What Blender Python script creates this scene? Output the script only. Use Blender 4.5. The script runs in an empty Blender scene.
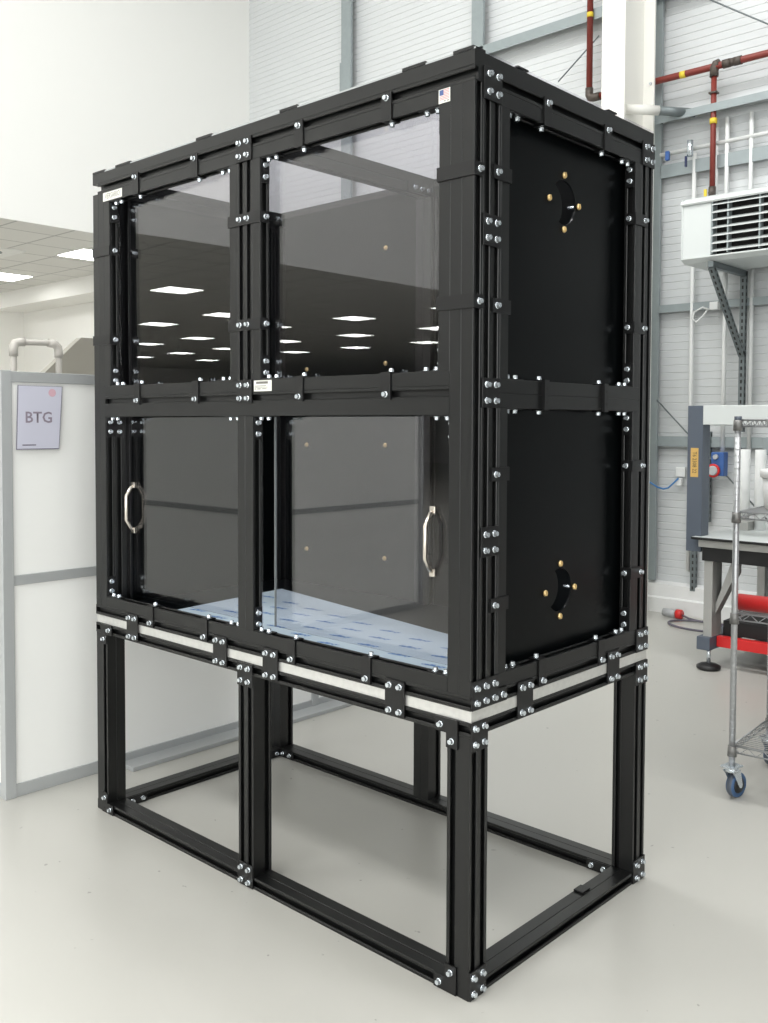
import bpy, bmesh, math, random
from mathutils import Vector, Matrix
random.seed(7)
SC = bpy.context.scene
COL = SC.collection
p = 0.0381
L = 48 * p            # 1.8288 long face
W = 0.9398            # short face
H = 2.4384
ZE = 0.762            # underside of the enclosure
ZB = 0.731            # top of the base stand

# ------------------------------------------------------------------ materials
def lin(c):
    return tuple(((v / 255) / 12.92 if v / 255 <= 0.04045 else ((v / 255 + 0.055) / 1.055) ** 2.4) for v in c)

def mat(name, rgb, rough=0.5, metal=0.0, spec=0.5, emit=0.0, noise=0.0, nscale=40.0, bump=0.0, bscale=200.0, coat=0.0):
    m = bpy.data.materials.new(name); m.use_nodes = True
    nt = m.node_tree; b = nt.nodes['Principled BSDF']
    c = lin(rgb)
    b.inputs['Base Color'].default_value = (*c, 1)
    b.inputs['Roughness'].default_value = rough
    b.inputs['Metallic'].default_value = metal
    b.inputs['Specular IOR Level'].default_value = spec
    b.inputs['Coat Weight'].default_value = coat
    if emit:
        b.inputs['Emission Color'].default_value = (*c, 1); b.inputs['Emission Strength'].default_value = emit
    if noise or bump:
        tc = nt.nodes.new('ShaderNodeTexCoord')
    if noise:
        n = nt.nodes.new('ShaderNodeTexNoise'); n.inputs['Scale'].default_value = nscale; n.inputs['Detail'].default_value = 4
        nt.links.new(tc.outputs['Object'], n.inputs['Vector'])
        r = nt.nodes.new('ShaderNodeMapRange'); r.inputs['To Min'].default_value = 1 - noise; r.inputs['To Max'].default_value = 1 + noise
        nt.links.new(n.outputs['Fac'], r.inputs['Value'])
        x = nt.nodes.new('ShaderNodeVectorMath'); x.operation = 'SCALE'; x.inputs[0].default_value = c
        nt.links.new(r.outputs['Result'], x.inputs['Scale'])
        nt.links.new(x.outputs['Vector'], b.inputs['Base Color'])
    if bump:
        n2 = nt.nodes.new('ShaderNodeTexNoise'); n2.inputs['Scale'].default_value = bscale
        nt.links.new(tc.outputs['Object'], n2.inputs['Vector'])
        bp_ = nt.nodes.new('ShaderNodeBump'); bp_.inputs['Strength'].default_value = bump; bp_.inputs['Distance'].default_value = 0.002
        nt.links.new(n2.outputs['Fac'], bp_.inputs['Height']); nt.links.new(bp_.outputs['Normal'], b.inputs['Normal'])
    return m

def glass_mat(name, tint, ior=1.65):
    m = bpy.data.materials.new(name); m.use_nodes = True
    nt = m.node_tree; nt.nodes.clear()
    out = nt.nodes.new('ShaderNodeOutputMaterial'); mix = nt.nodes.new('ShaderNodeMixShader')
    tr = nt.nodes.new('ShaderNodeBsdfTransparent'); tr.inputs['Color'].default_value = (*tint, 1)
    gl = nt.nodes.new('ShaderNodeBsdfGlossy'); gl.inputs['Roughness'].default_value = 0.0
    fr = nt.nodes.new('ShaderNodeFresnel'); ge = nt.nodes.new('ShaderNodeNewGeometry')
    mr = nt.nodes.new('ShaderNodeMapRange')
    mr.inputs['To Min'].default_value = ior; mr.inputs['To Max'].default_value = 1 / ior
    nt.links.new(ge.outputs['Backfacing'], mr.inputs['Value']); nt.links.new(mr.outputs['Result'], fr.inputs['IOR'])
    nt.links.new(fr.outputs['Fac'], mix.inputs['Fac']); nt.links.new(tr.outputs[0], mix.inputs[1]); nt.links.new(gl.outputs[0], mix.inputs[2])
    nt.links.new(mix.outputs[0], out.inputs['Surface'])
    return m

M = {}
M['black'] = mat('black_anodised_aluminium', (11, 12, 12), 0.36, 0, 0.54)
M['plate'] = mat('black_steel_plate', (10, 10, 11), 0.38, 0, 0.5)
M['panel'] = mat('black_plastic_sheet', (5, 7, 8), 0.28, 0, 0.13)
M['zinc'] = mat('zinc_plated_steel', (218, 226, 232), 0.24, 0.8)
M['brass'] = mat('brass_screw', (222, 194, 138), 0.3, 0.65)
M['alu'] = mat('cut_aluminium_edge', (214, 214, 211), 0.32, 0.6, noise=0.15, nscale=60)
M['glass'] = glass_mat('clear_acrylic', (0.965, 0.957, 0.978))
M['roof'] = glass_mat('clear_roof_sheet', (0.97, 0.965, 0.985), 1.22)
M['glassedge'] = mat('polished_acrylic_edge', (132, 138, 138), 0.2)
M['steel'] = mat('polished_handle_steel', (215, 208, 198), 0.18, 0.9)
M['film'] = mat('pale_blue_protective_film', (182, 199, 207), 0.35, 0, 0.5, noise=0.05, nscale=9)
M['ink'] = mat('blue_print', (66, 118, 180), 0.5)
M['white'] = mat('white_paint', (230, 230, 227), 0.5)
M['column'] = mat('white_steel_paint', (240, 239, 233), 0.4)
M['galv'] = mat('galvanised_steel', (150, 159, 161), 0.42, 0.3, noise=0.08, nscale=20)
M['galvd'] = mat('dark_galvanised_strut', (112, 120, 122), 0.45, 0.4)
M['clad'] = mat('pale_grey_cladding', (206, 209, 210), 0.45, noise=0.02, nscale=3)
M['cream'] = mat('cream_wall_paint', (240, 239, 235), 0.6)
M['partw'] = mat('white_laminate_panel', (242, 243, 241), 0.4)
M['partg'] = mat('grey_aluminium_profile', (172, 175, 176), 0.38, 0.15)
M['kerb'] = mat('white_kerb', (228, 229, 228), 0.5)
M['paper'] = mat('lilac_grey_paper', (198, 199, 214), 0.5)
M['paperedge'] = mat('plastic_sleeve_edge', (120, 118, 132), 0.4)
M['smudge'] = mat('faded_purple_print', (138, 128, 142), 0.6)
M['pink'] = mat('faded_red_print', (206, 168, 180), 0.6)
M['red'] = mat('red_gas_pipe_paint', (124, 50, 42), 0.42)
M['fit'] = mat('malleable_iron_fitting', (84, 76, 70), 0.5, 0.3)
M['yellow'] = mat('yellow_marker_tape', (226, 198, 60), 0.5)
M['heat'] = mat('white_heater_casing', (206, 211, 210), 0.4)
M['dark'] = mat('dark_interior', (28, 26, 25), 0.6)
M['conduit'] = mat('white_conduit_plastic', (226, 228, 227), 0.45)
M['slate'] = mat('slate_grey_paint', (84, 92, 104), 0.45)
M['alup'] = mat('silver_machine_profile', (178, 178, 175), 0.35, 0.4)
M['alud'] = mat('mid_grey_steel', (120, 120, 118), 0.4, 0.4)  # mid-grey steel of the vent disc and trolley collars
M['rubber'] = mat('black_rubber', (24, 24, 25), 0.5)
M['bred'] = mat('bright_red_paint', (206, 40, 40), 0.35)
M['chrome'] = mat('chrome_wire', (186, 188, 190), 0.36, 0.7)
M['bucket'] = mat('white_bucket_plastic', (236, 237, 236), 0.35)
M['bluebox'] = mat('blue_socket_box', (58, 96, 158), 0.45)
M['bluetyre'] = mat('blue_elastic_tyre', (62, 92, 130), 0.5)
M['ochre'] = mat('ochre_paper_label', (206, 168, 96), 0.6)
M['black_ink'] = mat('black_ink', (50, 46, 42), 0.6)
M['pvc'] = mat('grey_plastic_pipe', (176, 172, 166), 0.4)
M['hood'] = mat('grey_sheet_metal', (160, 156, 146), 0.35, 0.4)
M['sticker'] = mat('white_sticker', (222, 222, 214), 0.45)
M['greyink'] = mat('grey_sticker_print', (110, 108, 104), 0.6)
M['flagred'] = mat('flag_red', (206, 120, 130), 0.5)
M['flagblue'] = mat('flag_blue', (70, 90, 140), 0.5)
M['lamp'] = mat('light_panel_diffuser', (255, 255, 252), 0.5, emit=12.0)
M['bluecable'] = mat('blue_cable', (70, 130, 190), 0.5)
M['greycable'] = mat('grey_cable', (96, 92, 104), 0.5)
M['plug'] = mat('light_grey_plastic', (176, 178, 180), 0.5)
M['navy'] = mat('navy_cabinet_paint', (40, 50, 86), 0.5)

def floor_mat():
    m = mat('pale_grey_epoxy_floor', (183, 182, 176), 0.3, 0, 0.5)
    nt = m.node_tree; b = nt.nodes['Principled BSDF']
    tc = nt.nodes.new('ShaderNodeTexCoord')
    n = nt.nodes.new('ShaderNodeTexNoise'); n.inputs['Scale'].default_value = 0.9; n.inputs['Detail'].default_value = 5
    v = nt.nodes.new('ShaderNodeTexNoise'); v.inputs['Scale'].default_value = 26; v.inputs['Detail'].default_value = 2
    nt.links.new(tc.outputs['Object'], n.inputs['Vector']); nt.links.new(tc.outputs['Object'], v.inputs['Vector'])
    r = nt.nodes.new('ShaderNodeMapRange'); r.inputs['To Min'].default_value = 0.95; r.inputs['To Max'].default_value = 1.05
    nt.links.new(n.outputs['Fac'], r.inputs['Value'])
    rmp = nt.nodes.new('ShaderNodeMapRange'); rmp.inputs['From Min'].default_value = 0.735; rmp.inputs['From Max'].default_value = 0.76
    rmp.inputs['To Min'].default_value = 1; rmp.inputs['To Max'].default_value = 0.62
    nt.links.new(v.outputs['Fac'], rmp.inputs['Value'])
    mu = nt.nodes.new('ShaderNodeMath'); mu.operation = 'MULTIPLY'
    nt.links.new(r.outputs['Result'], mu.inputs[0]); nt.links.new(rmp.outputs['Result'], mu.inputs[1])
    x = nt.nodes.new('ShaderNodeVectorMath'); x.operation = 'SCALE'; x.inputs[0].default_value = lin((183, 182, 176))
    nt.links.new(mu.outputs[0], x.inputs['Scale']); nt.links.new(x.outputs['Vector'], b.inputs['Base Color'])
    r2 = nt.nodes.new('ShaderNodeMapRange'); r2.inputs['To Min'].default_value = 0.2; r2.inputs['To Max'].default_value = 0.42
    nt.links.new(n.outputs['Fac'], r2.inputs['Value']); nt.links.new(r2.outputs['Result'], b.inputs['Roughness'])
    return m
M['floor'] = floor_mat()

def tile_mat():
    m = mat('ceiling_tiles', (196, 194, 188), 0.7)
    nt = m.node_tree; b = nt.nodes['Principled BSDF']
    tc = nt.nodes.new('ShaderNodeTexCoord')
    br = nt.nodes.new('ShaderNodeTexBrick'); br.offset = 0; br.squash = 1
    br.inputs['Color1'].default_value = (*lin((222, 221, 217)), 1); br.inputs['Color2'].default_value = (*lin((218, 217, 213)), 1)
    br.inputs['Mortar'].default_value = (*lin((172, 171, 168)), 1)
    br.inputs['Scale'].default_value = 1; br.inputs['Brick Width'].default_value = 0.6; br.inputs['Row Height'].default_value = 0.6
    br.inputs['Mortar Size'].default_value = 0.012
    nt.links.new(tc.outputs['Object'], br.inputs['Vector']); nt.links.new(br.outputs['Color'], b.inputs['Base Color'])
    return m
M['tiles'] = tile_mat()

# ------------------------------------------------------------------ mesh helpers
class MB:
    """collects geometry for one mesh object"""
    def __init__(s): s.bm = bmesh.new()
    def box(s, x0, x1, y0, y1, z0, z1, bev=0.0, mi=0):
        t = bmesh.new()
        bmesh.ops.create_cube(t, size=1)
        for v in t.verts:
            v.co = Vector(((x0 + x1) / 2 + v.co.x * (x1 - x0), (y0 + y1) / 2 + v.co.y * (y1 - y0), (z0 + z1) / 2 + v.co.z * (z1 - z0)))
        if bev: bmesh.ops.bevel(t, geom=t.edges[:], offset=bev, segments=2, affect='EDGES', profile=0.5)
        return s.join(t, mi)
    def join(s, t, mi=0, mtx=None, smooth=False):
        mp = {}
        for v in t.verts: mp[v] = s.bm.verts.new(mtx @ v.co if mtx is not None else v.co)
        for f in t.faces:
            try:
                g = s.bm.faces.new([mp[v] for v in f.verts]); g.material_index = mi; g.smooth = smooth or f.smooth
            except ValueError: pass
        t.free(); return s
    def cyl(s, a, b, r, n=16, r2=None, mi=0, smooth=True):
        a, b = Vector(a), Vector(b); d = b - a
        t = bmesh.new()
        bmesh.ops.create_cone(t, cap_ends=True, segments=n, radius1=r, radius2=r if r2 is None else r2, depth=d.length)
        for f in t.faces: f.smooth = smooth and len(f.verts) == 4
        m = Matrix.Translation((a + b) / 2) @ d.to_track_quat('Z', 'Y').to_matrix().to_4x4()
        return s.join(t, mi, m)
    def tube(s, pts, r, n=10, mi=0):
        pts = [Vector(q) for q in pts]; rings = []
        prev = None
        for i, q in enumerate(pts):
            d = (pts[min(i + 1, len(pts) - 1)] - pts[max(i - 1, 0)]).normalized()
            if prev is None:
                u = d.orthogonal().normalized()
            else:
                u = (prev - d * prev.dot(d)).normalized()
            prev = u; w = d.cross(u)
            rings.append([s.bm.verts.new(q + (u * math.cos(2 * math.pi * k / n) + w * math.sin(2 * math.pi * k / n)) * r) for k in range(n)])
        for i in range(len(rings) - 1):
            for k in range(n):
                f = s.bm.faces.new([rings[i][k], rings[i][(k + 1) % n], rings[i + 1][(k + 1) % n], rings[i + 1][k]]); f.smooth = True; f.material_index = mi
        for rg in (rings[0][::-1], rings[-1]):
            f = s.bm.faces.new(rg); f.material_index = mi
        return s
    def prism(s, axis, a, b, poly, mi=0):
        def P(t, u, v): return {'x': (t, u, v), 'y': (u, t, v), 'z': (u, v, t)}[axis]
        A = [s.bm.verts.new(P(a, u, v)) for u, v in poly]; B = [s.bm.verts.new(P(b, u, v)) for u, v in poly]
        n = len(poly)
        for i in range(n):
            f = s.bm.faces.new([A[i], A[(i + 1) % n], B[(i + 1) % n], B[i]]); f.material_index = mi
        for c in (A[::-1], B):
            f = s.bm.faces.new(c); f.material_index = mi
        return s
    def lathe(s, prof, c, axis='z', n=24, mi=0):
        c = Vector(c); rings = []
        for r, h in prof:
            ring = []
            for k in range(n):
                a = 2 * math.pi * k / n; u, v = r * math.cos(a), r * math.sin(a)
                ring.append(s.bm.verts.new(c + Vector({'z': (u, v, h), 'x': (h, u, v), 'y': (u, h, v)}[axis])))
            rings.append(ring)
        for i in range(len(rings) - 1):
            for k in range(n):
                f = s.bm.faces.new([rings[i][k], rings[i][(k + 1) % n], rings[i + 1][(k + 1) % n], rings[i + 1][k]]); f.smooth = True; f.material_index = mi
        for rg in (rings[0][::-1], rings[-1]): s.bm.faces.new(rg).material_index = mi
        return s
    def spin(s, c, deg):
        bmesh.ops.rotate(s.bm, verts=s.bm.verts[:], cent=c, matrix=Matrix.Rotation(math.radians(deg), 3, 'Z')); return s
    def quad(s, pts, mi=0):
        s.bm.faces.new([s.bm.verts.new(q) for q in pts]).material_index = mi; return s
    def mesh(s, name, mats):
        bmesh.ops.recalc_face_normals(s.bm, faces=s.bm.faces[:])
        me = bpy.data.meshes.new(name); s.bm.to_mesh(me); s.bm.free()
        for m in (mats if isinstance(mats, (list, tuple)) else [mats]): me.materials.append(m)
        return me
    def build(s, name, mats, parent=None, loc=None):
        return link(name, s.mesh(name, mats), parent, loc)

def world_of(o):
    v = Vector((0, 0, 0))
    while o is not None:
        v += o.location; o = o.parent
    return v

def link(name, me, parent=None, loc=None):
    """loc is a world position; meshes without one are already in world coordinates"""
    o = bpy.data.objects.new(name, me); COL.objects.link(o)
    o.location = Vector(loc) if loc is not None else Vector((0, 0, 0))
    if parent is not None:
        o.parent = parent; o.location = o.location - world_of(parent)
    return o

def tag(o, label, cat, group=None, kind='thing'):
    o['label'] = label; o['category'] = cat; o['kind'] = kind
    if group: o['group'] = group
    return o

def empty(name, loc, label, cat, group=None):
    o = bpy.data.objects.new(name, None); COL.objects.link(o); o.location = loc; o.empty_display_size = 0.1
    return tag(o, label, cat, group)

def struct(o):
    o['kind'] = 'structure'; return o

def text_bm(txt, size, shear=0.0, bold=0.0):
    cu = bpy.data.curves.new('writing', 'FONT'); cu.body = txt; cu.size = size; cu.shear = shear; cu.align_x = 'CENTER'; cu.align_y = 'CENTER'
    cu.resolution_u = 2; cu.offset = bold
    o = bpy.data.objects.new('writing', cu); COL.objects.link(o)
    dg = bpy.context.evaluated_depsgraph_get()
    me = bpy.data.meshes.new_from_object(o.evaluated_get(dg))
    t = bmesh.new(); t.from_mesh(me)
    bpy.data.objects.remove(o); bpy.data.meshes.remove(me); bpy.data.curves.remove(cu)
    return t

# ------------------------------------------------------------------ T-slot extrusion
SW = 0.0088
def section(nu, nv, sl):
    pts = []
    def side(n, flags, f):
        for i in range(n):
            c = (i + 0.5) * p
            if i > 0 and not flags[i] and not flags[i - 1]:
                for q in ((i * p - 0.0013, 0), (i * p, 0.0016), (i * p + 0.0013, 0)): pts.append(f(*q))
            if flags[i]:
                for q in ((c - SW - 0.0016, 0), (c - SW, 0.0016), (c - SW, 0.0032), (c - 0.0160, 0.0032), (c - 0.0160, 0.0150), (c + 0.0160, 0.0150), (c + 0.0160, 0.0032), (c + SW, 0.0032), (c + SW, 0.0016), (c + SW + 0.0016, 0)): pts.append(f(*q))
    b = 0.0009
    U, V = nu * p, nv * p
    g = lambda k, n: sl.get(k, [True] * n)
    pts += [(b, 0)]; side(nu, g('v-', nu), lambda t, d: (t, d)); pts += [(U - b, 0), (U, b)]
    side(nv, g('u+', nv), lambda t, d: (U - d, t)); pts += [(U, V - b), (U - b, V)]
    side(nu, g('v+', nu)[::-1], lambda t, d: (U - t, V - d)); pts += [(b, V), (0, V - b)]
    side(nv, g('u-', nv)[::-1], lambda t, d: (d, V - t)); pts += [(0, b)]
    return pts
def extr(name, axis, a, b, u0, v0, nu, nv, sl, parent):
    m = MB(); m.prism(axis, a, b, [(u0 + u, v0 + v) for u, v in section(nu, nv, sl)])
    return m.build(name, M['black'], parent)
F1, F2, T1, T2 = [False], [False, False], [True], [True, True]

# ------------------------------------------------------------------ fasteners
def bolt_mesh():
    m = MB()
    m.lathe([(0.0086, 0), (0.0089, 0.0012), (0.0078, 0.0024), (0.0066, 0.0026)], (0, 0, 0), n=18)
    t = bmesh.new(); bmesh.ops.create_cone(t, cap_ends=True, segments=6, radius1=0.0074, radius2=0.0068, depth=0.008)
    bmesh.ops.translate(t, verts=t.verts[:], vec=(0, 0, 0.0062))
    m.join(t)
    return m.mesh('bolt', M['zinc'])
BOLT = bolt_mesh()
def brass_mesh():
    m = MB(); m.lathe([(0.0068, 0), (0.0095, 0.001), (0.0098, 0.003), (0.0080, 0.0065), (0.0042, 0.0085)], (0, 0, 0), n=18)
    m.box(-0.0075, 0.0075, -0.0010, 0.0010, 0.0070, 0.0092)
    return m.mesh('brass_screw', M['brass'])
BRASS = brass_mesh()
ROT = {'-y': (math.pi / 2, 0, 0), '+y': (-math.pi / 2, 0, 0), '+x': (0, math.pi / 2, 0), '-x': (0, -math.pi / 2, 0), '+z': (0, 0, 0), '-z': (math.pi, 0, 0)}
def bolt(parent, loc, face, me=None, name='bolt'):
    o = link(name, me or BOLT, parent, loc)
    o.rotation_euler = ROT[face]; return o

TH = 0.0050
def plate(parent, face, rect, bolts, off=0.0, name='joining_plate'):
    """rect in the two free axes; off = coordinate of the face it lies on"""
    a0, a1, b0, b1 = rect; m = MB()
    if face == '-y': m.box(a0, a1, off - TH, off, b0, b1, 0.0008)
    elif face == '+x': m.box(off, off + TH, a0, a1, b0, b1, 0.0008)
    o = m.build(name, M['plate'], parent)
    for u, v in bolts:
        bolt(o, (u, off - TH, v) if face == '-y' else (off + TH, u, v), face)
    return o
def polyplate(parent, face, poly, bolts, holes=(), off=0.0, name='joining_plate'):
    m = MB()
    if face == '-y': m.prism('y', off - TH, off, poly)
    else: m.prism('x', off, off + TH, poly)
    for u, v in holes:
        if face == '-y': m.cyl((u, off - TH - 0.0003, v), (u, off, v), 0.0045, 12, mi=1)
        else: m.cyl((off, u, v), (off + TH + 0.0003, u, v), 0.0045, 12, mi=1)
    o = m.build(name, [M['plate'], M['dark']], parent)
    for u, v in bolts: bolt(o, (u, off - TH, v) if face == '-y' else (off + TH, u, v), face)
    return o

# ================================================================== THE ENCLOSURE
ENC = empty('test_enclosure', (-L / 2, W / 2, 0), 'tall black aluminium frame cabinet with clear windows standing on an open stand', 'enclosure')
E_ = ENC
# ---- base stand
zt = ZB
def post(x0, x1, y0, y1, z0, z1, sl, name='post'):
    return extr(name, 'z', z0, z1, x0, y0, round((x1 - x0) / p), round((y1 - y0) / p), sl, E_)
BP = 'base_post'
bot, top = 0.0, ZB
post(-2 * p, 0, 0, 2 * p, 0, top - p, {'v-': [True, False], 'u+': T2, 'v+': F2, 'u-': F2}, BP)
post(-L, -L + 2 * p, 0, 2 * p, 0, top - p, {'v-': [False, True], 'u+': F2, 'v+': F2, 'u-': T2}, BP)
post(-L / 2 - p, -L / 2 + p, 0, 2 * p, p, top - p, {'v-': T2, 'u+': [False, True], 'v+': F2, 'u-': F2}, BP)
post(-2 * p, 0, W - 2 * p, W, 0, top - p, {'v-': [True, False], 'u+': T2, 'v+': F2, 'u-': F2}, BP)
post(-L, -L + 2 * p, W - 2 * p, W, 0, top - p, {'v-': F2, 'u+': [False, True], 'v+': F2, 'u-': T2}, BP)
post(-L / 2 - p, -L / 2 + p, W - 2 * p, W, p, top - p, {'v-': F2, 'u+': [False, True], 'v+': F2, 'u-': F2}, BP)
BB = 'base_beam'
flat = {'u-': T1, 'u+': T1, 'v+': F2, 'v-': F2}
def beam_x(y0, z0, x0, x1, sl, ny=2, nz=1, name=BB): return extr(name, 'x', x0, x1, y0, z0, ny, nz, sl, E_)
def beam_y(x0, z0, y0, y1, sl, nx=2, nz=1, name=BB): return extr(name, 'y', y0, y1, x0, z0, nx, nz, sl, E_)
beam_x(0, 0, -L + 2 * p, -2 * p, flat)
beam_x(W - 2 * p, 0, -L + 2 * p, -2 * p, flat)
beam_y(-2 * p, 0, 2 * p, W - 2 * p, flat)
beam_y(-L, 0, 2 * p, W - 2 * p, flat)
beam_x(0, top - p, -L, 0, flat)
beam_x(W - 2 * p, top - p, -L, 0, flat)
beam_y(-2 * p, top - p, 2 * p, W - 2 * p, flat)
beam_y(-L, top - p, 2 * p, W - 2 * p, flat)
# ---- sandwiched aluminium plate
MB().box(-L - 0.002, 0.0, 0.004, W, ZB, ZE, 0.001).build('base_plate', M['alu'], E_)
# ---- upper frame: posts
Z0 = 0.80
post(-2 * p, 0, 0, p, Z0, H - 2 * p, {'v-': F2, 'u+': T1, 'u-': F1, 'v+': F2})
post(-L, -L + 2 * p, 0, p, Z0, H - 2 * p, {'v-': F2, 'u+': T1, 'u-': T1, 'v+': F2})
post(-L / 2 - p, -L / 2 + p, 0, p, 1.600, H - 2 * p, {'v-': T2, 'u+': F1, 'u-': F1, 'v+': F2})
post(-L / 2 - p, -L / 2 + p, 0, p, 0.8382, 1.5238, {'v-': F2, 'u+': T1, 'u-': T1, 'v+': F2})
post(-p, 0, p, 3 * p, Z0, H - 2 * p, {'u+': T2, 'u-': T2, 'v-': F1, 'v+': F1})
post(-L, -L + 2 * p, p, 3 * p, Z0, H - 2 * p, {'u+': T2, 'u-': T2, 'v-': F2, 'v+': F2})
post(-2 * p, 0, W - 2 * p, W, Z0, H - 2 * p, {'u+': T2, 'u-': F2, 'v-': F2, 'v+': F2})
post(-L, -L + 2 * p, W - 2 * p, W, Z0, H - 2 * p, {'u+': F2, 'u-': T2, 'v-': F2, 'v+': F2})
post(-L / 2 - p, -L / 2 + p, W - 2 * p, W, Z0, H - 2 * p, {'u+': T2, 'u-': T2, 'v-': F2, 'v+': F2})
# ---- beams
BM = 'beam'
beam_x(0, H - p, -L, 0, {'u-': F1, 'u+': F1, 'v+': F1, 'v-': F1}, 1, 1, BM)
beam_x(0, H - 2 * p, -L + 0.9 * p, 0, {'u-': T1, 'u+': F1, 'v+': F1, 'v-': F1}, 1, 1, BM)
beam_y(-p, H - 2 * p, p, W, {'u+': [True, False], 'u-': [True, True], 'v+': F1, 'v-': F1}, 1, 2, BM)
beam_y(-L, H - 2 * p, p, W, {'u-': [True, False], 'u+': F2, 'v+': F1, 'v-': F1}, 1, 2, BM)
beam_x(W - p, H - 2 * p, -L + p, -p, {'u-': F2, 'u+': T2, 'v+': F1, 'v-': F1}, 1, 2, BM)
beam_y(-L / 2 - p / 2, H - 2 * p, p, W - p, {'u-': F2, 'u+': F2, 'v+': F1, 'v-': F1}, 1, 2, BM)
beam_x(0, 1.5238, -L + 2 * p, -2 * p, {'u-': [False, True], 'u+': F2, 'v+': F1, 'v-': T1}, 1, 2, BM)
beam_x(0, ZE, -L, 0, {'u-': T1, 'u+': F1, 'v+': F1, 'v-': F1}, 1, 1, BM)
beam_y(-p, ZE, p, W, {'u+': T1, 'u-': F1, 'v+': F1, 'v-': F1}, 1, 1, BM)
beam_y(-L, ZE, p, W, {'u+': F1, 'u-': T1, 'v+': F1, 'v-': F1}, 1, 1, BM)
beam_x(W - p, ZE, -L + p, -p, {'u+': T1, 'u-': F1, 'v+': F1, 'v-': F1}, 1, 1, BM)
beam_x(W - p, 1.5238, -L + 2 * p, -2 * p, {'u-': F2, 'u+': F2, 'v+': T1, 'v-': T1}, 1, 2, BM)
beam_y(-L, 1.5429, 3 * p, W - 2 * p, {'u-': F2, 'u+': F2, 'v+': T1, 'v-': T1}, 1, 2, BM)
# ---- window rails on the front (one module ring round each upper window, bottom rail below)
RL = 'window_rail'
sx = {'u-': F1, 'u+': F1, 'v+': T1, 'v-': T1}
for a, b in ((-L + 2 * p, -L / 2 - p), (-L / 2 + p, -2 * p)):
    beam_x(0, H - 3 * p, a, b, sx, 1, 1, RL)
    beam_x(0, 1.600, a, b, sx, 1, 1, RL)
    sv = {'v-': F1, 'v+': F1, 'u+': T1, 'u-': T1}
    post(a, a + p, 0, p, 1.600 + p, H - 3 * p, sv, RL)
    post(b - p, b, 0, p, 1.600 + p, H - 3 * p, sv, RL)
beam_x(0, Z0, -L + 2 * p, -2 * p, sx, 1, 1, RL)
# ---- rails on the side
YR = W - 2 * p - p
ss = {'u+': F1, 'u-': F1, 'v+': T1, 'v-': T1}
beam_y(-p, H - 3 * p, 3 * p, W - 2 * p, ss, 1, 1, RL)
beam_y(-p, 1.5811, 3 * p, W - 2 * p, ss, 1, 1, RL)
beam_y(-p, 1.5430, 3 * p, W - 2 * p, ss, 1, 1, RL)
beam_y(-p, Z0, 3 * p, W - 2 * p, ss, 1, 1, RL)
sv2 = {'u+': F1, 'u-': F1, 'v+': T1, 'v-': T1}
for z0, z1 in ((0.8382, 1.5430), (1.6192, H - 3 * p)):
    post(-p, 0, 3 * p, 4 * p, z0, z1, sv2, RL)
    post(-p, 0, YR, YR + p, z0, z1, sv2, RL)
# ---- panes, doors, sheets
for a, b, dy, yaw_, tilt in ((-L + 2 * p + 0.005, -L / 2 - p - 0.004, 0.004, -1.9, 0.2), (-L / 2 + p + 0.004, -2 * p - 0.005, 0, 0, 0)):
    # the left pane sits slightly askew, turned to line up its reflections
    c_ = Vector(((a + b) / 2, 0.0435 + dy, (1.602 + H - 2 * p) / 2))
    w2, h2 = (b - a) / 2, (H - 2 * p - 1.606) / 2
    g_ = MB().box(-w2, w2, -0.003, 0.003, -h2, h2)
    bmesh.ops.transform(g_.bm, verts=g_.bm.verts[:], matrix=Matrix.Translation(c_) @ Matrix.Rotation(math.radians(yaw_), 4, 'Z') @ Matrix.Rotation(math.radians(tilt), 4, 'X'))
    g_.build('window_pane', M['glass'], E_)
def door(x0, x1, y, hx):
    d = MB().box(x0, x1, y, y + 0.006, 0.842, 1.521).build('sliding_door', M['glass'], E_)
    MB().box(x0 - 0.0008, x0 + 0.0022, y - 0.0005, y + 0.0065, 0.842, 1.521).build('door_edge', M['glassedge'], d)
    m = MB(); z0, z1 = 1.090, 1.265; yo = y - 0.034
    m.tube([(hx, y - 0.003, z0 + 0.006), (hx, y - 0.014, z0 + 0.010), (hx, yo + 0.004, z0 + 0.036), (hx, yo, z0 + 0.042),
            (hx, yo, (z0 + z1) / 2), (hx, yo, z1 - 0.042), (hx, yo + 0.004, z1 - 0.036), (hx, y - 0.014, z1 - 0.010), (hx, y - 0.003, z1 - 0.006)], 0.0068, 12)
    m.box(hx - 0.010, hx + 0.010, y - 0.007, y, z0 - 0.010, z0 + 0.012, 0.002)
    m.box(hx - 0.010, hx + 0.010, y - 0.007, y, z1 - 0.012, z1 + 0.010, 0.002)
    m.build('door_handle', M['steel'], d)
door(-0.868, -2 * p + 0.03, 0.083, -0.197)
door(-L + 2 * p - 0.012, -L / 2 - p + 0.02, 0.083, -1.692)
rf = MB().box(-L, 0, 0.003, W, H, H + 0.006).build('roof_panel', M['roof'], E_)
MB().box(-L, 0.001, 0.001, 0.0032, H, H + 0.0045).build('roof_edge', M['partg'], rf)
for x0, x1 in ((-0.245, -0.163), (-0.07, -0.004), (-0.745, -0.665), (-1.17, -1.085), (-1.67, -1.57), (-L, -1.745)):
    c = MB().box(x0, x1, -0.0008, 0.05, H + 0.0002, H + 0.0095, 0.0008).build('roof_clip', M['plate'], E_)
for y0 in (0.19, 0.66):
    c = MB().box(-0.05, -0.003, y0, y0 + 0.05, H + 0.006, H + 0.011, 0.0008).build('roof_clip', M['plate'], E_)

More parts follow.
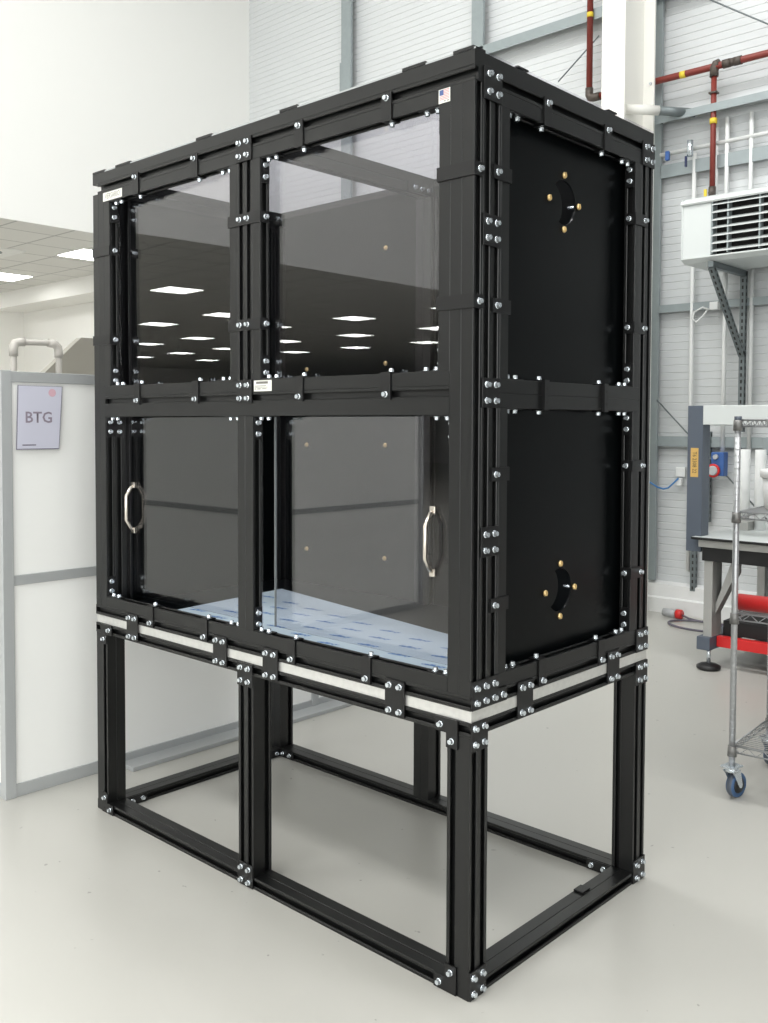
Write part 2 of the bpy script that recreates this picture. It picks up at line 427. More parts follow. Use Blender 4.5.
def holed_sheet(x, t, y0, y1, z0, z1, cy, cz, r):
    """black side sheet with a round port"""
    bm = bmesh.new(); n = 48
    oc = [bm.verts.new((x, yy, zz)) for yy, zz in ((y0, z0), (y1, z0), (y1, z1), (y0, z1))]
    ic = [bm.verts.new((x, cy + r * math.cos(2 * math.pi * k / n), cz + r * math.sin(2 * math.pi * k / n))) for k in range(n)]
    es = [bm.edges.new((oc[i], oc[(i + 1) % 4])) for i in range(4)] + [bm.edges.new((ic[i], ic[(i + 1) % n])) for i in range(n)]
    bmesh.ops.triangle_fill(bm, edges=es, use_beauty=True)
    # drop any fill inside the port
    for f in [f for f in bm.faces if all(v in ic for v in f.verts)]: bm.faces.remove(f)
    fs = bm.faces[:]
    g = bmesh.ops.extrude_face_region(bm, geom=fs)
    bmesh.ops.translate(bm, verts=[v for v in g['geom'] if isinstance(v, bmesh.types.BMVert)], vec=(-t, 0, 0))
    bmesh.ops.recalc_face_normals(bm, faces=bm.faces[:])
    me = bpy.data.meshes.new('side_panel'); bm.to_mesh(me); bm.free(); me.materials.append(M['panel'])
    return link('side_panel', me, E_)
for z0, z1, cz, up in ((0.8382, 1.5430, 1.0095, 0), (1.6192, H - 3 * p, 2.1485, 1)):
    cy = 0.4905; xs = -0.050
    s = holed_sheet(xs, 0.006, 3.2 * p, W - 2.2 * p, z0 - 0.03, z1 + 0.03, cy, cz, 0.0645)
    cov = MB(); cov.cyl((xs - 0.0125, cy - 0.063, cz - (0.012 if up else -0.012)), (xs - 0.0068, cy - 0.063, cz - (0.012 if up else -0.012)), 0.0655, 40); cov.build('port_cover', M['panel'], s)
    for dy, dz in ((0, 0.0785), (0, -0.0785), (0.0785, 0), (-0.0785, 0)):
        bolt(s, (xs, cy + dy, cz + dz), '+x', BRASS, 'brass_screw')
    MB().cyl((xs - 0.03, cy + 0.070, cz), (xs - 0.007, cy + 0.070, cz), 0.004, 10).build('cover_stud', M['zinc'], s)
bk = MB().box(-L + 0.01, -0.01, W - p - 0.006, W - p, ZE + 0.02, H - 0.03).build('back_panel', M['panel'], E_)
for x, z in ((-1.608, 1.408), (-1.138, 1.414), (-1.608, 0.951), (-1.140, 0.954), (-1.138, 2.205), (-1.138, 1.744), (-1.608, 1.736)):
    bolt(bk, (x, W - p - 0.006, z), '-y', BRASS, 'brass_screw')
MB().box(-L + p + 0.002, -L + p + 0.008, 2 * p, W - 2 * p, ZE + 0.03, H - 2 * p).build('end_panel', M['panel'], E_)
fl = MB().box(-L + 0.01, -0.01, p, W - p, 0.7925, 0.7985).build('floor_panel', M['panel'], E_)
# printed film lying on the floor panel
fm = MB()
corn = [(-1.50, 0.06), (-1.575, 0.72), (-0.30, 0.492), (-0.06, 0.45), (-0.05, 0.06)]
fm.prism('z', 0.7990, 0.8000, corn)
def inside(x, y):
    c = True
    for i in range(len(corn)):
        (ax, ay), (bx, by) = corn[i], corn[(i + 1) % len(corn)]
        if (bx - ax) * (y - ay) - (by - ay) * (x - ax) > -0.012: c = False
    return c
for i in range(-6, 12):
    for j in range(-4, 9):
        x, y = -1.193 + 0.157 * i + 0.0435 * j, 0.604 - 0.0265 * i - 0.097 * j
        if inside(x - 0.045, y) and inside(x + 0.045, y):
            fm.join(text_bm('calfancy', 0.0265, 0.45, 0.0007), 1, Matrix.Translation((x, y, 0.8003)) @ Matrix.Rotation(math.radians(7), 4, 'Z'))
fm.build('printed_film', [M['film'], M['ink']], E_)

# ---- joining plates, front
zs = ZE + 0.5 * p
def q4(x, z, h=0.0208): return [(x - p / 2, z + h), (x + p / 2, z + h), (x - p / 2, z - h), (x + p / 2, z - h)]
plate(E_, '-y', (-L / 2 - p, -L / 2 + p, H - 3 * p, H - p), q4(-L / 2, H - 2 * p))
plate(E_, '-y', (-L / 2 - p, -L / 2 + p, 1.562, 1.638), q4(-L / 2, 1.600))
for x in (-1.572, -1.045, -0.788, -0.260):
    plate(E_, '-y', (x - 0.036, x + 0.036, 0.699, 0.797), [(x - p / 2, zs), (x + p / 2, zs), (x - p / 2, ZB - p / 2), (x + p / 2, ZB - p / 2)])
plate(E_, '-y', (-L / 2 - p, -L / 2 + p, ZB - 2 * p, ZB - 0.001), q4(-L / 2, ZB - p))
plate(E_, '-y', (-L / 2 - p, -L / 2 + p, 0.001, 2 * p), q4(-L / 2, p))
def lplate(face, c0, d, zc, up, off, bolts, holes):
    """L plate: corner module at c0 (lower end of the module range), d=-1/+1 direction of the long leg"""
    s = 1 if up else -1
    a0, a1 = c0, c0 + p
    b0 = a0 - p if d < 0 else a0; b1 = a1 if d < 0 else a1 + p
    z0, z1 = zc - s * p / 2, zc + s * p / 2; z2 = zc + s * 1.5 * p
    if d < 0: poly = [(b0, z0), (a1, z0), (a1, z2), (a0, z2), (a0, z1), (b0, z1)]
    else: poly = [(a0, z0), (b1, z0), (b1, z1), (a1, z1), (a1, z2), (a0, z2)]
    polyplate(E_, face, poly, bolts, holes, off)
lplate('-y', -2 * p, -1, ZB - p / 2, False, 0, [(-2.5 * p, ZB - p / 2), (-1.5 * p, ZB - 1.5 * p)], [(-1.5 * p, ZB - p / 2)])
lplate('-y', -2 * p, -1, p / 2 + 0.001, True, 0, [(-2.5 * p, p / 2), (-1.5 * p, 1.5 * p)], [(-1.5 * p, p / 2)])
lplate('-y', -L + p, 1, ZB - p / 2, False, 0, [(-L + 2.5 * p, ZB - p / 2), (-L + 1.5 * p, ZB - 1.5 * p)], [(-L + 1.5 * p, ZB - p / 2)])
lplate('-y', -L + p, 1, p / 2 + 0.001, True, 0, [(-L + 2.5 * p, p / 2), (-L + 1.5 * p, 1.5 * p)], [(-L + 1.5 * p, p / 2)])
# ---- joining plates, side
plate(E_, '+x', (p - 0.003, 3 * p - 0.004, H - 3 * p, H - p + 0.006), q4(2 * p - 0.003, 2.3665, 0.0225))
plate(E_, '+x', (p - 0.003, 3 * p - 0.004, 1.5430, 1.6192), q4(2 * p - 0.004, 1.5815))
plate(E_, '+x', (p - 0.003, 3 * p - 0.004, 1.957, 2.037), q4(2 * p - 0.005, 1.997))
plate(E_, '+x', (p - 0.003, 3 * p - 0.004, 1.156, 1.234), q4(2 * p - 0.005, 1.194))
plate(E_, '+x', (W - 2 * p, W, H - 3 * p, H - p), q4(W - p, H - 2 * p))
plate(E_, '+x', (W - 2 * p, W, ZE + 0.001, ZE + 2 * p), q4(W - p, ZE + p))
plate(E_, '+x', (W - 2 * p, W, ZB - 2 * p, ZB - 0.001), q4(W - p, ZB - p))
plate(E_, '+x', (W - 2 * p, W, 0.001, 2 * p), q4(W - p, p))
plate(E_, '+x', (0.001, 2 * p - 0.006, ZB - 2 * p, ZB + 0.001), q4(p - 0.005, ZB - p + 0.002))
plate(E_, '+x', (0.001, 2 * p - 0.006, 0.001, 2 * p), q4(p - 0.005, p))
polyplate(E_, '+x', [(0.002, ZE + 0.001), (4 * p, ZE + 0.001), (4 * p, ZE + p), (3 * p, ZE + p), (3 * p, ZE + 2 * p), (0.002, ZE + 2 * p)],
          [(0.5 * p, zs), (1.5 * p, zs), (2.5 * p, zs), (3.5 * p, zs), (0.5 * p, zs + p), (1.5 * p, zs + p), (2.5 * p, zs + p)])
for y in (0.241, 0.719):
    plate(E_, '+x', (y - 0.036, y + 0.036, 0.699, 0.797), [(y - p / 2, zs), (y + p / 2, zs), (y - p / 2, ZB - p / 2), (y + p / 2, ZB - p / 2)])
# brackets on the inside of the stand
plate(E_, '-y', (-L + 2 * p, -L + 4.4 * p, 0.002, p - 0.002), [(-L + 2.6 * p, p / 2), (-L + 3.8 * p, p / 2)], W - 2 * p)
plate(E_, '-y', (-4.4 * p, -2 * p, 0.002, p - 0.002), [(-3.9 * p, p / 2), (-2.7 * p, p / 2)], W - 2 * p)
plate(E_, '+x', (2 * p, 4.4 * p, 0.002, p - 0.002), [(2.7 * p, p / 2), (3.9 * p, p / 2)], -L + 2 * p)
plate(E_, '+x', (W - 4.4 * p, W - 2 * p, 0.002, p - 0.002), [(W - 3.9 * p, p / 2), (W - 2.7 * p, p / 2)], -L + 2 * p)
c = MB().box(-2 * p, -p - 0.004, 0.63, 0.672, p, p + 0.006, 0.001).build('beam_clip', M['plate'], E_)
# ---- retaining clips
CW = 0.0180
t = 0.0045
def clip_front(x, zslot, zedge, down):
    s = -1 if down else 1
    m = MB(); e = zedge + s * t
    m.prism('x', x - CW, x + CW, [(-t, zslot - s * 0.015), (-t, e), (0.033, e), (0.033, zedge), (0, zedge), (0, zslot - s * 0.015)])
    o = m.build('retaining_clip', M['plate'], E_)
    bolt(o, (x, -t, zslot), '-y'); bolt(o, (x, 0.5 * p, e), '-z' if down else '+z')
for x in (-1.531, -1.176, -0.654, -0.298):
    clip_front(x, H - 1.5 * p, H - 3 * p, True)
    clip_front(x, 1.581, 1.600 + p, False)
for x in (-1.454, -1.133, -0.690, -0.371):
    clip_front(x, zs, Z0 + p, False)
def clip_side(y, zslot, zedge, down):
    s = -1 if down else 1
    m = MB(); e = zedge + s * t
    m.prism('y', y - CW, y + CW, [(t, zslot - s * 0.015), (t, e), (-0.033, e), (-0.033, zedge), (0, zedge), (0, zslot - s * 0.015)])
    o = m.build('retaining_clip', M['plate'], E_)
    bolt(o, (t, y, zslot), '+x'); bolt(o, (-0.5 * p, y, e), '-z' if down else '+z')
for y in (0.324, 0.646):
    clip_side(y, H - 1.5 * p, H - 3 * p, True)
    clip_side(y, zs, Z0 + p, False)
    m = MB(); za, zb = 1.5430, 1.6192
    m.prism('y', y - 0.011, y + 0.011, [(-0.033, za - t), (0.010, za - t), (0.010, zb + t), (-0.033, zb + t), (-0.033, zb), (0, zb), (0, za), (-0.033, za)])
    for z in (1.562, 1.600): m.cyl((0.009, y, z), (0.0103, y, z), 0.005, 12, mi=1)
    o = m.build('retaining_clip', [M['plate'], M['dark']], E_)
    bolt(o, (-0.5 * p, y, zb + t), '+z'); bolt(o, (-0.5 * p, y, za - t), '-z')
for z in (2.144, 1.812):
    a = -L + 3 * p
    m = MB(); m.prism('z', z - CW, z + CW, [(-L, -t), (a + t, -t), (a + t, 0.033), (a, 0.033), (a, 0), (-L, 0)])
    o = m.build('retaining_clip', M['plate'], E_); bolt(o, (a + t, 0.5 * p, z), '+x')
    a, b = -L / 2 - 2 * p, -L / 2 + 2 * p
    m = MB(); m.prism('z', z - CW, z + CW, [(a - t, -t), (b + t, -t), (b + t, 0.033), (b, 0.033), (b, 0), (a, 0), (a, 0.033), (a - t, 0.033)])
    o = m.build('retaining_clip', M['plate'], E_)
    for xx in (-L / 2 - p / 2, -L / 2 + p / 2): bolt(o, (xx, -t, z), '-y')
    bolt(o, (b + t, 0.5 * p, z), '+x')
    a = -3 * p
    m = MB(); m.prism('z', z - CW, z + CW, [(a - t, -t), (t, -t), (t, 0.034), (0, 0.034), (0, 0), (a, 0), (a, 0.033), (a - t, 0.033)])
    o = m.build('retaining_clip', M['plate'], E_); bolt(o, (t, 0.5 * p, z), '+x'); bolt(o, (a - t, 0.5 * p, z), '-x')
for z in (2.150, 1.808, 1.369, 1.025):
    m = MB(); m.prism('z', z - CW, z + CW, [(0, 2.05 * p), (t, 2.05 * p), (t, 4 * p + t), (-0.033, 4 * p + t), (-0.033, 4 * p), (0, 4 * p)])
    o = m.build('retaining_clip', M['plate'], E_); bolt(o, (t, 2.5 * p, z), '+x')
    m = MB(); m.prism('z', z - CW, z + CW, [(0, YR), (0, YR + 1.95 * p), (t, YR + 1.95 * p), (t, YR - t), (-0.033, YR - t), (-0.033, YR)])
    o = m.build('retaining_clip', M['plate'], E_); bolt(o, (t, YR + 1.5 * p, z), '+x'); bolt(o, (-0.5 * p, YR - t, z), '-y')
# ---- corner brackets inside each opening
def bracket_front(x, z, dx, dz, wide=False):
    """x,z inner corner of an opening, dx,dz point into the opening"""
    k = 0.003; w = 2 * p
    y1 = 2 * p - 0.003 if wide else p - 0.002
    m = MB(); m.prism('y', 0.003, y1, [(x, z), (x + dx * w, z), (x + dx * w, z + dz * k), (x + dx * k, z + dz * k), (x + dx * k, z + dz * w), (x, z + dz * w)])
    o = m.build('corner_bracket', M['plate'], E_)
    for s_ in (0.55, 1.5):
        for yy in ((0.5 * p, 1.5 * p) if wide else (0.5 * p,)):
            bolt(o, (x + dx * k, yy, z + dz * s_ * p), '+x' if dx > 0 else '-x')
        bolt(o, (x + dx * s_ * p, 0.5 * p, z + dz * k), '+z' if dz > 0 else '-z')
for a, b in ((-L + 3 * p, -L / 2 - 2 * p), (-L / 2 + 2 * p, -3 * p)):
    for x, dx in ((a, 1), (b, -1)):
        bracket_front(x, 1.600 + p, dx, 1); bracket_front(x, H - 3 * p, dx, -1)
for a, b in ((-L + 2 * p, -L / 2 - p), (-L / 2 + p, -2 * p)):
    for x, dx in ((a, 1), (b, -1)):
        bracket_front(x, Z0 + p, dx, 1); bracket_front(x, 1.5238, dx, -1, wide=(x == -L + 2 * p))
def bracket_side(y, z, dy, dz):
    k = 0.003; w = 2 * p
    m = MB(); m.prism('x', -p + 0.002, -0.003, [(y, z), (y + dy * w, z), (y + dy * w, z + dz * k), (y + dy * k, z + dz * k), (y + dy * k, z + dz * w), (y, z + dz * w)])
    o = m.build('corner_bracket', M['plate'], E_)
    for s_ in (0.55, 1.5):
        bolt(o, (-0.5 * p, y + dy * k, z + dz * s_ * p), '+y' if dy > 0 else '-y')
        bolt(o, (-0.5 * p, y + dy * s_ * p, z + dz * k), '+z' if dz > 0 else '-z')
for z0, z1 in ((Z0 + p, 1.5430), (1.6192, H - 3 * p)):
    for y, dy in ((4 * p, 1), (YR, -1)):
        bracket_side(y, z0, dy, 1); bracket_side(y, z1, dy, -1)
xb = -L / 2 + p / 2
plate(E_, '+x', (2.2 * p, 4.2 * p, H - 1.4 * p, H - 0.4 * p), [(2.7 * p, H - 0.9 * p)], xb, 'beam_bracket')
plate(E_, '+x', (W - 5 * p, W - p, H - 1.9 * p, H - 0.9 * p), [(W - 2 * p, H - 1.4 * p), (W - 3 * p, H - 1.4 * p), (W - 4 * p, H - 1.4 * p)], xb, 'beam_bracket')
for z0, z1, y1 in ((ZE, ZE + p, p), (ZB - p, ZB, 2 * p), (0, p, 0.5 * p)):
    MB().box(-L - 0.003, -L, 0, y1, z0 + 0.0005, z1 - 0.0005, 0.0008).build('end_cap', M['plate'], E_)
# ---- stickers
m = MB(); x0, x1, z0, z1 = -1.755, -1.625, 2.328, 2.3595
m.box(x0, x1, -0.0006, 0, z0, z1)
m.join(text_bm('VERSARIO', 0.0285), 1, Matrix.Translation(((x0 + x1) / 2, -0.0009, (z0 + z1) / 2)) @ Matrix.Rotation(math.pi / 2, 4, 'X') @ Matrix.Scale(0.80, 4, (1, 0, 0)))
m.build('name_sticker', [M['sticker'], M['greyink']], E_)
m = MB(); x0, x1, z0, z1 = -0.8685, -0.783, 1.6005, 1.6345
m.box(x0, x1, -0.0006, 0, z0, z1)
w_ = x1 - x0
for a, b, c0, c1 in ((0.13, 0.80, 0.68, 0.90), (0.05, 0.70, 0.46, 0.52), (0.05, 0.80, 0.34, 0.38), (0.05, 0.14, 0.18, 0.26), (0.18, 0.40, 0.18, 0.26), (0.45, 0.72, 0.19, 0.25)):
    m.quad([(x0 + a * w_, -0.0009, z0 + c0 * 0.034), (x0 + b * w_, -0.0009, z0 + c0 * 0.034), (x0 + b * w_, -0.0009, z0 + c1 * 0.034), (x0 + a * w_, -0.0009, z0 + c1 * 0.034)], 1)
m.build('rating_sticker', [M['sticker'], M['greyink']], E_)
m = MB(); x0, x1, z0, z1 = -0.1165, -0.0785, 2.3255, 2.3610
m.box(x0, x1, -0.0006, 0, z0, z1)
fx0, fx1, fz0, fz1 = x0 + 0.003, x1 - 0.003, z0 + 0.008, z1 - 0.002
hs = (fz1 - fz0) / 13
for i in range(0, 13, 2):
    m.quad([(fx0, -0.0008, fz1 - (i + 1) * hs), (fx1, -0.0008, fz1 - (i + 1) * hs), (fx1, -0.0008, fz1 - i * hs), (fx0, -0.0008, fz1 - i * hs)], 1)
m.quad([(fx0, -0.001, fz1 - 7 * hs), (fx0 + 0.42 * (fx1 - fx0), -0.001, fz1 - 7 * hs), (fx0 + 0.42 * (fx1 - fx0), -0.001, fz1), (fx0, -0.001, fz1)], 2)
for a, b in ((0.10, 0.16), (0.45, 0.62), (0.72, 0.92)):
    m.quad([(x0 + a * 0.038, -0.0008, z0 + 0.003), (x0 + b * 0.038, -0.0008, z0 + 0.003), (x0 + b * 0.038, -0.0008, z0 + 0.0055), (x0 + a * 0.038, -0.0008, z0 + 0.0055)], 3)
m.build('flag_sticker', [M['sticker'], M['flagred'], M['flagblue'], M['greyink']], E_)

# ================================================================== THE SETTING
YW = 5.20
XM = -7.35
ZC = 3.43
struct(MB().box(-30, 12, -26, 5.6, -0.1, 0).build('floor', M['floor']))
m = MB()   # ribbed cladding sheet
z = 0.24; prof = []
while z < 9:
    prof += [(YW, z), (YW, z + 0.050), (YW + 0.004, z + 0.053), (YW + 0.004, z + 0.057)]; z += 0.06
poly = prof + [(YW + 0.08, 9.0), (YW + 0.08, 0.24)]
m.prism('x', XM, 12, poly)
struct(m.build('wall_back', M['clad']))
struct(MB().box(XM - 0.02, XM, -26, YW, ZC - 0.004, 9).build('wall_left', M['white']))
struct(MB().box(XM - 23, XM - 0.02, -26, 4.65, ZC, ZC + 0.1).build('ceiling', M['tiles']))
struct(MB().box(XM - 8, XM - 0.02, 4.60, 5.2, 3.20, ZC + 0.1).build('trim_bulkhead', M['cream']))
struct(MB().box(XM - 8, XM, 5.12, 5.3, 0, 3.2).build('wall_office', M['cream']))
struct(MB().box(-13.0, -12.8, 3.6, 5.12, 0, 3.2).build('wall_nib', M['cream']))
struct(MB().box(-30.2, -30, -26, 5.3, 0, ZC).build('wall_far', M['cream']))
struct(MB().box(-30, 12, -26.2, -26, 0, 9).build('wall_front', M['cream']))
struct(MB().box(6.0, 6.2, -26, 0.4, 0, 9).build('wall_right', M['white']))
struct(MB().box(3.6, 3.8, 0.2, 5.6, 0, 9).build('added_dark_wall', mat('dark_grey_wall', (52, 54, 56), 0.7)))  # unseen wall added to darken the cabinet side and its reflections
struct(MB().box(3.8, 6.2, 0.2, 0.4, 0, 9).build('wall_return', M['white']))
struct(MB().box(XM - 0.02, 12.2, -26, 5.6, 9, 9.1).build('ceiling_hall', M['white']))
k = MB(); k.prism('x', XM, 12, [(YW + 0.02, 0), (YW - 0.10, 0), (YW - 0.10, 0.115), (YW - 0.075, 0.125), (YW - 0.075, 0.225), (YW + 0.02, 0.245)])
struct(k.build('baseboard_back', M['kerb']))
# wall steelwork
def rail(name, x0, x1, zc, h=0.085, d=0.14, shift=0.0):
    m = MB(); yb = YW
    m.prism('x', x0, x1, [(yb, zc + h), (yb - d, zc + h), (yb - d, zc - h), (yb - d + 0.004, zc - h), (yb - d + 0.004, zc + h - 0.004), (yb, zc + h - 0.004)])
    return struct(m.build(name, M['galv']))
rail('trim_1', -3.93, 6, 4.89, 0.045, 0.12)
rail('trim_2', -2.12, 6, 3.885, 0.03, 0.17)
rail('trim_3', -2.12, 6, 3.50, 0.05, 0.08)
rail('trim_4', -2.12, 6, 2.42, 0.03, 0.08)
rail('trim_5', -2.12, 6, 1.37, 0.04, 0.06)
def cpost(name, x0, x1, z0, z1, d=0.12):
    m = MB(); m.prism('z', z0, z1, [(x0, YW), (x0, YW - d), (x1, YW - d), (x1, YW - d + 0.025), (x1 - 0.004, YW - d + 0.025), (x1 - 0.004, YW - d + 0.004), (x0 + 0.03, YW - d + 0.004), (x0 + 0.03, YW)])
    return struct(m.build(name, M['galv']))
cpost('trim_6', -5.70, -5.56, 0.3, 8.9)
cpost('trim_7', -3.99, -3.86, 4.6, 8.9)
cpost('trim_8', -2.20, -2.115, 0.25, 8.9, 0.08)
struct(MB().box(-5.795, -5.745, YW - 0.05, YW, 4.9, 5.28).build('trim_9', M['galv']))
for i, (a, b) in enumerate((((-3.05, 5.08, 4.42), (-2.66, 5.08, 4.70)), ((-2.02, 5.06, 4.92), (-1.0, 5.06, 4.22)), ((-2.12, 5.12, 1.70), (-1.2, 5.12, 0.78)))):
    struct(MB().tube([a, b], 0.006, 8).build('trim_%d' % (10 + i), M['galvd']))
# steel column: an I section, flange towards the room
m = MB(); x0, x1, y0, y1 = -2.290, -2.098, 4.50, 4.975; tf = 0.018; xc = (x0 + x1) / 2
m.prism('z', 0, 9, [(x0, y0), (x1, y0), (x1, y0 + tf), (xc + 0.006, y0 + tf), (xc + 0.006, y1 - tf), (x1, y1 - tf), (x1, y1), (x0, y1), (x0, y1 - tf), (xc - 0.006, y1 - tf), (xc - 0.006, y0 + tf), (x0, y0 + tf)])
cl = struct(m.build('column', M['column']))
for z in (4.85, 4.15, 3.95, 2.7, 1.5):
    for dx in (0.05,):
        MB().cyl((xc + dx + 0.02, y1 - tf - 0.012, z), (xc + dx + 0.02, y1 - tf, z), 0.012, 6).build('column_bolt', M['zinc'], cl)
struct(MB().cyl((-2.19, 4.68, 3.905), (-2.02, 4.885, 3.905), 0.0365, 16).build('trim_14', M['column']))
struct(MB().cyl((-2.02, 4.887, 3.905), (-1.84, 5.12, 3.905), 0.034, 16).build('trim_13', M['galvd']))

# ================================================================== OFFICE BEYOND
def light_panel(x, y, label):
    o = empty('ceiling_light', (x, y, ZC), label, 'light', 'square light panels in the office ceiling')
    MB().box(x - 0.30, x + 0.30, y - 0.30, y + 0.30, ZC - 0.012, ZC, 0.002).build('light_frame', M['white'], o)
    MB().box(x - 0.285, x + 0.285, y - 0.285, y + 0.285, ZC - 0.016, ZC - 0.0125).build('diffuser', M['lamp'], o)
for ix in range(8):
    for iy in range(9):
        x, y = -8.49 - 2.33 * ix, 3.84 - 2.36 * iy
        if y > -22 and not (ix == 0 and iy == 5):
            lab = 'square light panel mirrored in the dark upper cabinet windows'
            if ix == 0 and iy == 0: lab = 'bright light panel cut off by the black cabinet frame, nearer of two in view'
            if ix == 1 and iy == 0: lab = 'bright light panel at the left edge of the photo in the tiled ceiling'
            o = light_panel(x, y, lab)
o = empty('ceiling_vent', (-9.16, 2.92, ZC), 'square white air diffuser in the tiled ceiling at the left edge', 'vent')
MB().box(-9.46, -8.86, 2.62, 3.22, ZC - 0.010, ZC, 0.002).build('vent_frame', M['white'], o)
MB().lathe([(0.15, -0.014), (0.15, -0.010), (0.12, -0.008)], (-9.16, 2.92, ZC), n=28).build('vent_disc', M['alud'], o)

# ================================================================== PARTITIONS
def booth(name, label, x, y0, y1, xw, posts, zr):
    """panel run along Y at x with a wing running to -x at y0"""
    o = empty(name, (x, (y0 + y1) / 2, 0), label, 'partition')
    T = 0.045
    for yy in posts:
        MB().box(x - T, x, yy, yy + T, 0, 1.705, 0.002).build('frame_post', M['partg'], o)
    for i in range(len(posts) - 1):
        a, b = posts[i] + T, posts[i + 1]
        MB().box(x - T + 0.012, x - 0.012, a, b, 0.04, 1.67).build('white_panel', M['partw'], o)
        for z0, z1, nm in ((1.660, 1.702, 'top_rail'), (zr - 0.02, zr + 0.02, 'middle_rail'), (0, 0.052, 'bottom_rail')):
            MB().box(x - T + 0.004, x - 0.004, a, b, z0, z1, 0.002).build(nm, M['partg'], o)
    MB().box(xw, x - T, y0 + 0.012, y0 + T - 0.012, 0.04, 1.67).build('white_panel', M['partw'], o)
    for z0, z1, nm in ((1.660, 1.702, 'top_rail'), (zr - 0.02, zr + 0.02, 'middle_rail'), (0, 0.052, 'bottom_rail')):
        MB().box(xw, x - T, y0 + 0.004, y0 + T - 0.004, z0, z1, 0.002).build(nm, M['partg'], o)
    return o
pt = booth('partition_screen', 'white panel partition with grey metal frame standing left of the black cabinet', -2.155, -0.215, 2.45, -4.2, (-0.215, 1.43, 2.40), 0.872)
MB().box(-2.20, -2.06, 0.30, 2.45, 0, 0.02, 0.003).build('floor_rail', M['partg'], pt)
b2 = booth('partition_screen', 'white framed partition seen only as a reflection in the lower windows', -3.57, -3.78, -2.12, -7.0, (-3.78, -2.165), 0.872)
# its long wing faces the cabinet
T = 0.045
MB().box(-7.0, -3.615, -2.153, -2.132, 0.04, 1.67).build('white_panel', M['partw'], b2)
for z0, z1, nm in ((1.660, 1.702, 'top_rail'), (0.852, 0.892, 'middle_rail'), (0, 0.052, 'bottom_rail')):
    MB().box(-7.0, -3.615, -2.161, -2.124, z0, z1, 0.002).build(nm, M['partg'], b2)
# paper notice
o = empty('paper_notice', (-2.150, -0.063, 1.40), 'pale lilac paper notice in a clear sleeve hung on the white partition', 'notice')
m = MB(); xs = -2.154 + 0.0005
m.prism('x', xs, xs + 0.002, [(-0.157, 1.392), (0.025, 1.392), (0.042, 1.648), (-0.148, 1.648)])
m.prism('x', xs + 0.001, xs + 0.0026, [(-0.1535, 1.396), (0.0225, 1.396), (0.0385, 1.646), (-0.1445, 1.646)], 1)
m.build('sleeve', [M['paperedge'], M['paper']], o)
m = MB(); m.join(text_bm('BTG', 0.062, 0, 0.0010), 0, Matrix.Translation((xs + 0.0030, -0.062, 1.519)) @ Matrix.Rotation(math.pi / 2, 4, 'Z') @ Matrix.Rotation(math.pi / 2, 4, 'X'))
m.build('lettering', M['smudge'], o)
m = MB(); t_ = bmesh.new(); bmesh.ops.create_circle(t_, cap_ends=True, segments=20, radius=0.016)
m.join(t_, 0, Matrix.Translation((xs + 0.0030, -0.004, 1.621)) @ Matrix.Rotation(math.pi / 2, 4, 'Y'))
m.build('red_mark', M['pink'], o)
m = MB(); m.quad([(xs + 0.003, -0.132, 1.408), (xs + 0.003, -0.075, 1.408), (xs + 0.003, -0.075, 1.413), (xs + 0.003, -0.132, 1.413)])
m.build('small_print', M['paperedge'], o)
# pipe and hood behind the partition
o = empty('overflow_pipe', (-3.0, 0.5, 0), 'beige plastic pipe bent in an arch above the white partition', 'pipe')
xp = -3.0
ya, yb, zp = 0.244, 0.478, 1.897
m = MB(); m.tube([(xp, ya, 0), (xp, ya, zp - 0.045), (xp, ya + 0.006, zp - 0.02), (xp, ya + 0.026, zp - 0.006), (xp, yb - 0.06, zp), (xp, yb - 0.02, zp - 0.004), (xp, yb - 0.004, zp - 0.02), (xp, yb, zp - 0.045), (xp, yb, 1.2)], 0.0155, 14)
m.build('pipe_run', M['pvc'], o)
for pts in ([(xp, ya, zp - 0.075), (xp, ya, zp - 0.035), (xp, ya + 0.010, zp - 0.012), (xp, ya + 0.032, zp - 0.005), (xp, ya + 0.055, zp - 0.004)], [(xp, yb - 0.055, zp), (xp, yb - 0.022, zp - 0.004), (xp, yb - 0.004, zp - 0.020), (xp, yb, zp - 0.045), (xp, yb, zp - 0.07)]):
    MB().tube(pts, 0.021, 14).build('pipe_elbow', M['pvc'], o)
o = empty('extraction_hood', (-3.9, 1.2, 0), 'grey sheet metal hood with a sloping side behind the partition', 'hood')
m = MB(); m.prism('x', -3.56, -3.5, [(0.60, 1.72), (1.9, 1.72), (1.9, 2.0), (0.885, 1.985), (0.86, 1.965)])
m.build('canopy', M['hood'], o)
m = MB(); m.box(-3.9, -3.5, 0.64, 1.86, 0, 1.70, 0.005); m.build('cabinet', M['partw'], o)

# ================================================================== GAS PIPES, HEATER, CONDUITS
g = empty('gas_pipe', (-1.7, 5.08, 3.3), 'dark red gas pipe crossing the ribbed wall above the heater', 'pipe')
yg = 5.06
MB().tube([(-2.73, yg, 4.20), (-2.2, yg, 4.20), (-1.67, yg, 4.195), (3.0, yg, 4.15)], 0.026, 14).build('pipe_run', M['red'], g)
MB().tube([(-1.66, yg, 4.19), (-1.66, yg, 3.28)], 0.021, 14).build('drop_pipe', M['red'], g)
MB().tube([(-2.735, yg, 4.225), (-2.735, yg, 8.9)], 0.026, 14).build('riser_pipe', M['red'], g)
MB().tube([(-2.735, yg, 4.285), (-2.735, yg, 4.23), (-2.725, yg, 4.208), (-2.70, yg, 4.20), (-2.63, yg, 4.1995)], 0.033, 14).build('pipe_elbow', M['fit'], g)
MB().tube([(-1.66, yg, 4.12), (-1.66, yg, 4.19), (-1.65, yg, 4.208), (-1.62, yg, 4.212)], 0.033, 14).build('pipe_elbow', M['fit'], g)
